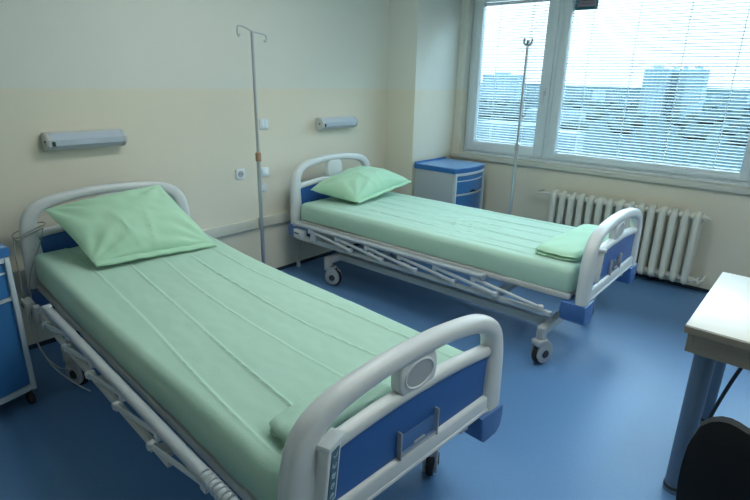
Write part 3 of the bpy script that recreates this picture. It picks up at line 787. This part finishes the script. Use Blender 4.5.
b = nb(); cyl(b, (0, -1.29, ZB + .045), (.13, -1.29, ZB + .045), .01); link('pipe', b, M['radiator'], t)
b = nb(); cyl(b, (0, .04, ZTp - .045), (.0, .14, ZTp - .045), .01); cyl(b, (0, .135, ZTp - .045), (.13, .135, ZTp - .045), .01)
link('pipe', b, M['radiator'], t)
b = nb()
for yy in (-.2, -1.0): box(b, .03, .134, yy - .01, yy + .01, .5, .52, .002)
link('wall_bracket', b, M['radiator'], t)

# ------------------------------------------------------------------ desk and chair
t = thing('desk', 'white topped desk with grey round legs at the right edge', 'desk', (.972, -3.095, 0))
b = nb(); box(b, 0, .76, -1.5, 0, .724, .754, .003); tt = link('tabletop', b, M['tabletop'], t)
b = nb()
box(b, -.0015, .7615, -1.5015, .0015, .7225, .7475, .001, 1); link('edge_band', b, M['wood'], tt)
b = nb(); box(b, .012, .748, -.034, -.012, .645, .722, .002); box(b, .0125, .034, -1.466, -.034, .645, .722, .0)
box(b, .012, .748, -1.488, -1.466, .645, .722, .002); box(b, .726, .7475, -1.466, -.034, .645, .722, .0)
ap = link('apron', b, M['wood'], t); ap['label'] = 'grey-beige laminate apron'
for (lx, ly) in ((.075, -.075), (.685, -.075), (.075, -1.425), (.685, -1.425)):
    b = nb(); cyl(b, (lx, ly, .02), (lx, ly, .722), .033, .037, seg=24); l = link('leg', b, M['tleg'], t)
    b = nb(); lathe(b, [(.035, .0), (.036, .004), (.036, .012), (.034, .02)], (lx, ly, 0), 'z', 24); link('foot_cap', b, M['tleg'], l)
    b = nb(); lathe(b, [(.034, .018), (.0368, .02), (.0368, .03), (.034, .032)], (lx, ly, 0), 'z', 24); link('black_ring', b, M['rubber'], l)
t = thing('desk_cable', 'black cable slanting down beneath the desk behind its front leg', 'cable', (1.5, -3.25, 0))
b = nb(); sweep(b, [Vector(p) - Vector((1.5, -3.25, 0)) for p in smooth_path([(1.50, -3.40, .72), (1.5, -3.345, .62), (1.5, -3.27, .42), (1.5, -3.21, .15), (1.5, -3.205, .03), (1.54, -3.24, .008)], 6)], .0085, seg=8)
link('strand', b, M['blackcable'], t)

t = thing('chair', 'black upholstered chair tucked against the end of the desk', 'chair', (.60, -3.485, 0), 0)
# backrest: curved padded panel facing the desk (+x), seen from behind
b = nb(); NB = 24
def back_out(s):   # top height of the backrest across the width (s in -1..1)
    return .803 - .05 * abs(s) ** 8 - .012 * math.exp(-((s - .55) / .12) ** 2)
rows = []
for i in range(NB + 1):
    s = -1 + 2 * i / NB; row = []
    zt = back_out(s); zb = .36 + .05 * abs(s) ** 4
    for j in range(15):
        q = j / 14; z = zb + (zt - zb) * q
        wdt = .235 + .012 * math.sin(PI * q) - .012 * max(0, q - .8) * 4
        row.append((s * wdt, z, .05 * (s * s) * .6 + .06 * (1 - q) ** 1.2))
    rows.append(row)
F_ = [[b.verts.new((-.30 + c - .018 * (1 - abs(-1 + 2 * i / NB) ** 6) * (1 - abs(2 * j / 14 - 1) ** 6), yv, z)) for j, (yv, z, c) in enumerate(rw)] for i, rw in enumerate(rows)]
B_ = [[b.verts.new((-.27 + c + .018 * (1 - abs(-1 + 2 * i / NB) ** 6) * (1 - abs(2 * j / 14 - 1) ** 6), yv, z)) for j, (yv, z, c) in enumerate(rw)] for i, rw in enumerate(rows)]
for i in range(NB):
    for j in range(14):
        b.faces.new((F_[i][j], F_[i][j + 1], F_[i + 1][j + 1], F_[i + 1][j])); b.faces.new((B_[i][j], B_[i + 1][j], B_[i + 1][j + 1], B_[i][j + 1]))
    b.faces.new((F_[i][0], F_[i + 1][0], B_[i + 1][0], B_[i][0])); b.faces.new((F_[i][14], B_[i][14], B_[i + 1][14], F_[i + 1][14]))
for j in range(14):
    b.faces.new((F_[0][j], B_[0][j], B_[0][j + 1], F_[0][j + 1])); b.faces.new((F_[NB][j], F_[NB][j + 1], B_[NB][j + 1], B_[NB][j]))
link('backrest', b, M['blackcloth'], t)
b = nb(); box(b, -.24, .22, -.23, .23, .42, .48, .025, 4); link('seat', b, M['blackcloth'], t)
for sx, sy in ((-1, 1), (-1, -1), (1, 1), (1, -1)):
    b = nb(); cyl(b, (sx * .17, sy * .19, .43), (sx * .21 , sy * .215, 0.0), .011); link('leg', b, M['darkmetal'], t)
for sy in (-1, 1):
    b = nb(); sweep(b, smooth_path([(-.16, sy * .15, .425), (-.235, sy * .15, .43), (-.26, sy * .15, .5), (-.275, sy * .15, .65)], 4), .010, seg=8)
    link('back_support', b, M['darkmetal'], t)

# ------------------------------------------------------------------ the city outside
C0 = Vector((CP['cx'], CP['cy'], 0)); GZ = -24
def outdir(k, dist): return Vector((C0.x + dist, C0.y + k * dist, 0))
b = nb(); NG = 60
gv = [[b.verts.new((12 + 3400 * (i / NG) ** 2, -2600 + 5600 * j / NG, GZ + (1.2 * noise.noise(Vector((i * .4, j * .4, 0))) if i > 2 else 0) + 14 * (i / NG) ** 3 * (1 + .5 * noise.noise(Vector((j * .3, 1, 4)))))) for j in range(NG + 1)] for i in range(NG + 1)]
for i in range(NG):
    for j in range(NG): b.faces.new((gv[i][j], gv[i + 1][j], gv[i + 1][j + 1], gv[i][j + 1]))
g = struct('ground_outside', b, M['ground'], smooth=True)
def building(x, y, w, d_, h, rz, label, group, mt_='bldg', name='apartment_block', rows=10, cols=8, parts=True, roof=True, base=GZ):
    t = thing(name, label, 'building', (x, y, base), rz, group)
    b = nb(); box(b, -d_ / 2, d_ / 2, -w / 2, w / 2, 0, h)
    if roof: box(b, -d_ * .25, d_ * .25, -w * .15, w * .2, h, h + 3)
    link('walls', b, M[mt_], t, False)
    if parts:
        for i in range(rows):
            b = nb()
            for j in range(cols):
                yc = -w / 2 + w * (j + .5) / cols; zc = 3 + (h - 4) * (i + .5) / rows
                box(b, -d_ / 2 - .3, -d_ / 2 + .1, yc - w / cols * .3, yc + w / cols * .3, zc - (h / rows) * .26, zc + (h / rows) * .22)
            link('window_row', b, M['bwin'], t, False)
gr = 'tall pale apartment towers on the skyline'
D = 500.0
for (k0, k1, top, dd, lab) in ((.270, .2335, .0262, 0, 'leftmost and tallest of the pale joined towers seen through the blind'),
                               (.2335, .217, .0225, 18, 'lower middle block between the two pale joined towers'),
                               (.217, .205, .0235, 10, 'narrow block beside the right tower, stepped below it'),
                               (.205, .1785, .0262 - .0025, 0, 'right tower of the pale joined group, near the window edge')):
    x = C0.x + D + dd; y0, y1 = C0.y + k0 * (D + dd), C0.y + k1 * (D + dd)
    building(x + 8, (y0 + y1) / 2, abs(y0 - y1), 16, CP['cz'] + top * (D + dd) - GZ, 0, lab, gr, rows=14, cols=5)
x = C0.x + 620; building(x, C0.y + .533 * 620, .078 * 620, 18, CP['cz'] + .0135 * 620 - GZ, 0, 'haze-coloured wide block on the skyline behind the thin drip stand', None, 'bldg', rows=9, cols=9)
random.seed(11)
for k in range(30):
    kk = -.05 + .75 * k / 29 + random.uniform(-.004, .004); dist = random.uniform(700, 1000)
    top = -.0125 + random.uniform(-.004, .006)
    hh = CP['cz'] + top * dist - GZ
    if hh < 6: hh = 6
    building(C0.x + dist, C0.y + kk * dist, dist * random.uniform(.014, .021), 14, hh, random.uniform(-.2, .2), 'low haze-coloured building along the distant skyline', 'low buildings along the skyline', 'bldg2' if k % 3 else 'bldg', 'distant_building', 4, 6, False, False)
# nearer low pale roofs between the trees
for i, (kk, dist, w, lab) in enumerate(((.50, 210, 26, 'low pale building among trees seen through the left sash'), (.415, 330, 34, 'low pale building between trees left of the broad pane'), (.40, 190, 14, 'small pale house low among trees behind the sash post'))):
    building(C0.x + dist, C0.y + kk * dist, w, 12, 9, .1, lab, None, 'bldg', 'house', 2, 6, True, False)
tb = []
for v_ in range(4):
    b = nb(); bmesh.ops.create_icosphere(b, subdivisions=3, radius=1)
    for v in b.verts:
        q = v.co.normalized(); v.co = Vector((q.x * 1, q.y * 1, q.z * .85)) * (1 + .28 * noise.noise(q * 2.4 + Vector((v_ * 9, 0, 0))) + .12 * noise.noise(q * 7 + Vector((v_ * 5, 3, 0)))); v.co.z += .75
    me = bpy.data.meshes.new('crown'); b.to_mesh(me); b.free(); me.materials.append(M['tree'])
    for p in me.polygons: p.use_smooth = True
    tb.append(me)
b = nb(); cyl(b, (0, 0, 0), (0, 0, .7), .07, .04, seg=8); tm = bpy.data.meshes.new('trunk'); b.to_mesh(tm); b.free(); tm.materials.append(M['trunkw'])
random.seed(5)
placed = [(C0.x + 210, C0.y + .5 * 210, 17), (C0.x + 330, C0.y + .415 * 330, 21), (C0.x + 190, C0.y + .4 * 190, 12), (C0.x + 620, C0.y + .533 * 620, 30)]
placed += [(C0.x + 510, C0.y + q * 510, 14) for q in (.18, .19, .20, .21, .22, .225, .235, .245, .255, .265, .275)]
tries = 0
while len(placed) < 150 and tries < 20000:
    tries += 1
    dist = 290 + 420 * random.random(); kk = random.uniform(-.05, .68)
    s = random.uniform(5, 8)
    if 475 < dist < 560 and .15 < kk < .30: continue
    px_, py_ = C0.x + dist, C0.y + kk * dist
    if any((px_ - a) ** 2 + (py_ - c_) ** 2 < (1.36 * s + r_) ** 2 for a, c_, r_ in placed): continue
    k = len(placed); placed.append((px_, py_, 1.36 * s))
    t = thing('distant_tree', 'bushy tree in the green belt outside the window', 'tree', (C0.x + dist, C0.y + kk * dist, GZ), random.uniform(0, 6), 'trees beyond the window')
    c = bpy.data.objects.new('crown', tb[k % 4]); COL.objects.link(c); c.parent = t; c.scale = (s, s, s * .5)
    c = bpy.data.objects.new('trunk', tm); COL.objects.link(c); c.parent = t; c.scale = (s, s, s)

# ------------------------------------------------------------------ light
em = bpy.data.materials.new('fill_glow'); em.use_nodes = True; eb = em.node_tree.nodes['Principled BSDF']
eb.inputs['Emission Color'].default_value = (.95, 1, .96, 1); eb.inputs['Emission Strength'].default_value = 1.35
for i, (lx, ly) in enumerate(((.9, -1.6), (.9, -3.6))):  # fill panels added out of view to lift the dim walls and floor
    t = thing('fill_panel', ['added fill light panel on the ceiling nearer the head wall', 'added fill light panel over the desk side of the room'][i], 'light', (lx, ly, H), 0, 'added fill lights')
    b = nb(); frame_rect(b, -.62, .62, -.16, .0, .02, 0, .01, 0); b.free()
    b = nb(); box(b, -.62, .62, -.16, .16, -.06, 0, .006); link('housing', b, M['white'], t)
    b = nb(); box(b, -.60, .60, -.14, .14, -.068, -.058, .003); link('diffuser', b, em, t)
w = bpy.data.worlds.new('sky'); scene.world = w; w.use_nodes = True; nt = w.node_tree; bg = nt.nodes['Background']
tc = nt.nodes.new('ShaderNodeTexCoord'); sp = nt.nodes.new('ShaderNodeSeparateXYZ'); nt.links.new(tc.outputs['Generated'], sp.inputs[0])
cr = nt.nodes.new('ShaderNodeValToRGB'); nt.links.new(sp.outputs['Z'], cr.inputs[0])
cr.color_ramp.elements[0].position = .16; cr.color_ramp.elements[0].color = (.095, .110, .117, 1)
cr.color_ramp.elements[1].position = .5; cr.color_ramp.elements[1].color = (.60, .86, 1, 1)
nt.links.new(cr.outputs[0], bg.inputs['Color']); bg.inputs['Strength'].default_value = 1.05
# light portal in the window opening guides sampling of the daylight
pl = bpy.data.lights.new('window_daylight', 'AREA'); pl.shape = 'RECTANGLE'; pl.size = abs(WY1 - WY0); pl.size_y = WT - WB_
pl.cycles.is_portal = True
po = bpy.data.objects.new('window_daylight', pl); COL.objects.link(po); po.location = (3.87, (WY0 + WY1) / 2, (WT + WB_) / 2)
po.rotation_euler = Vector((-1, 0, 0)).to_track_quat('-Z', 'Y').to_euler()

scene.view_settings.view_transform = 'Standard'; scene.view_settings.look = 'None'
scene.view_settings.exposure = 4.02; scene.view_settings.gamma = 1; scene.view_settings.use_curve_mapping = False
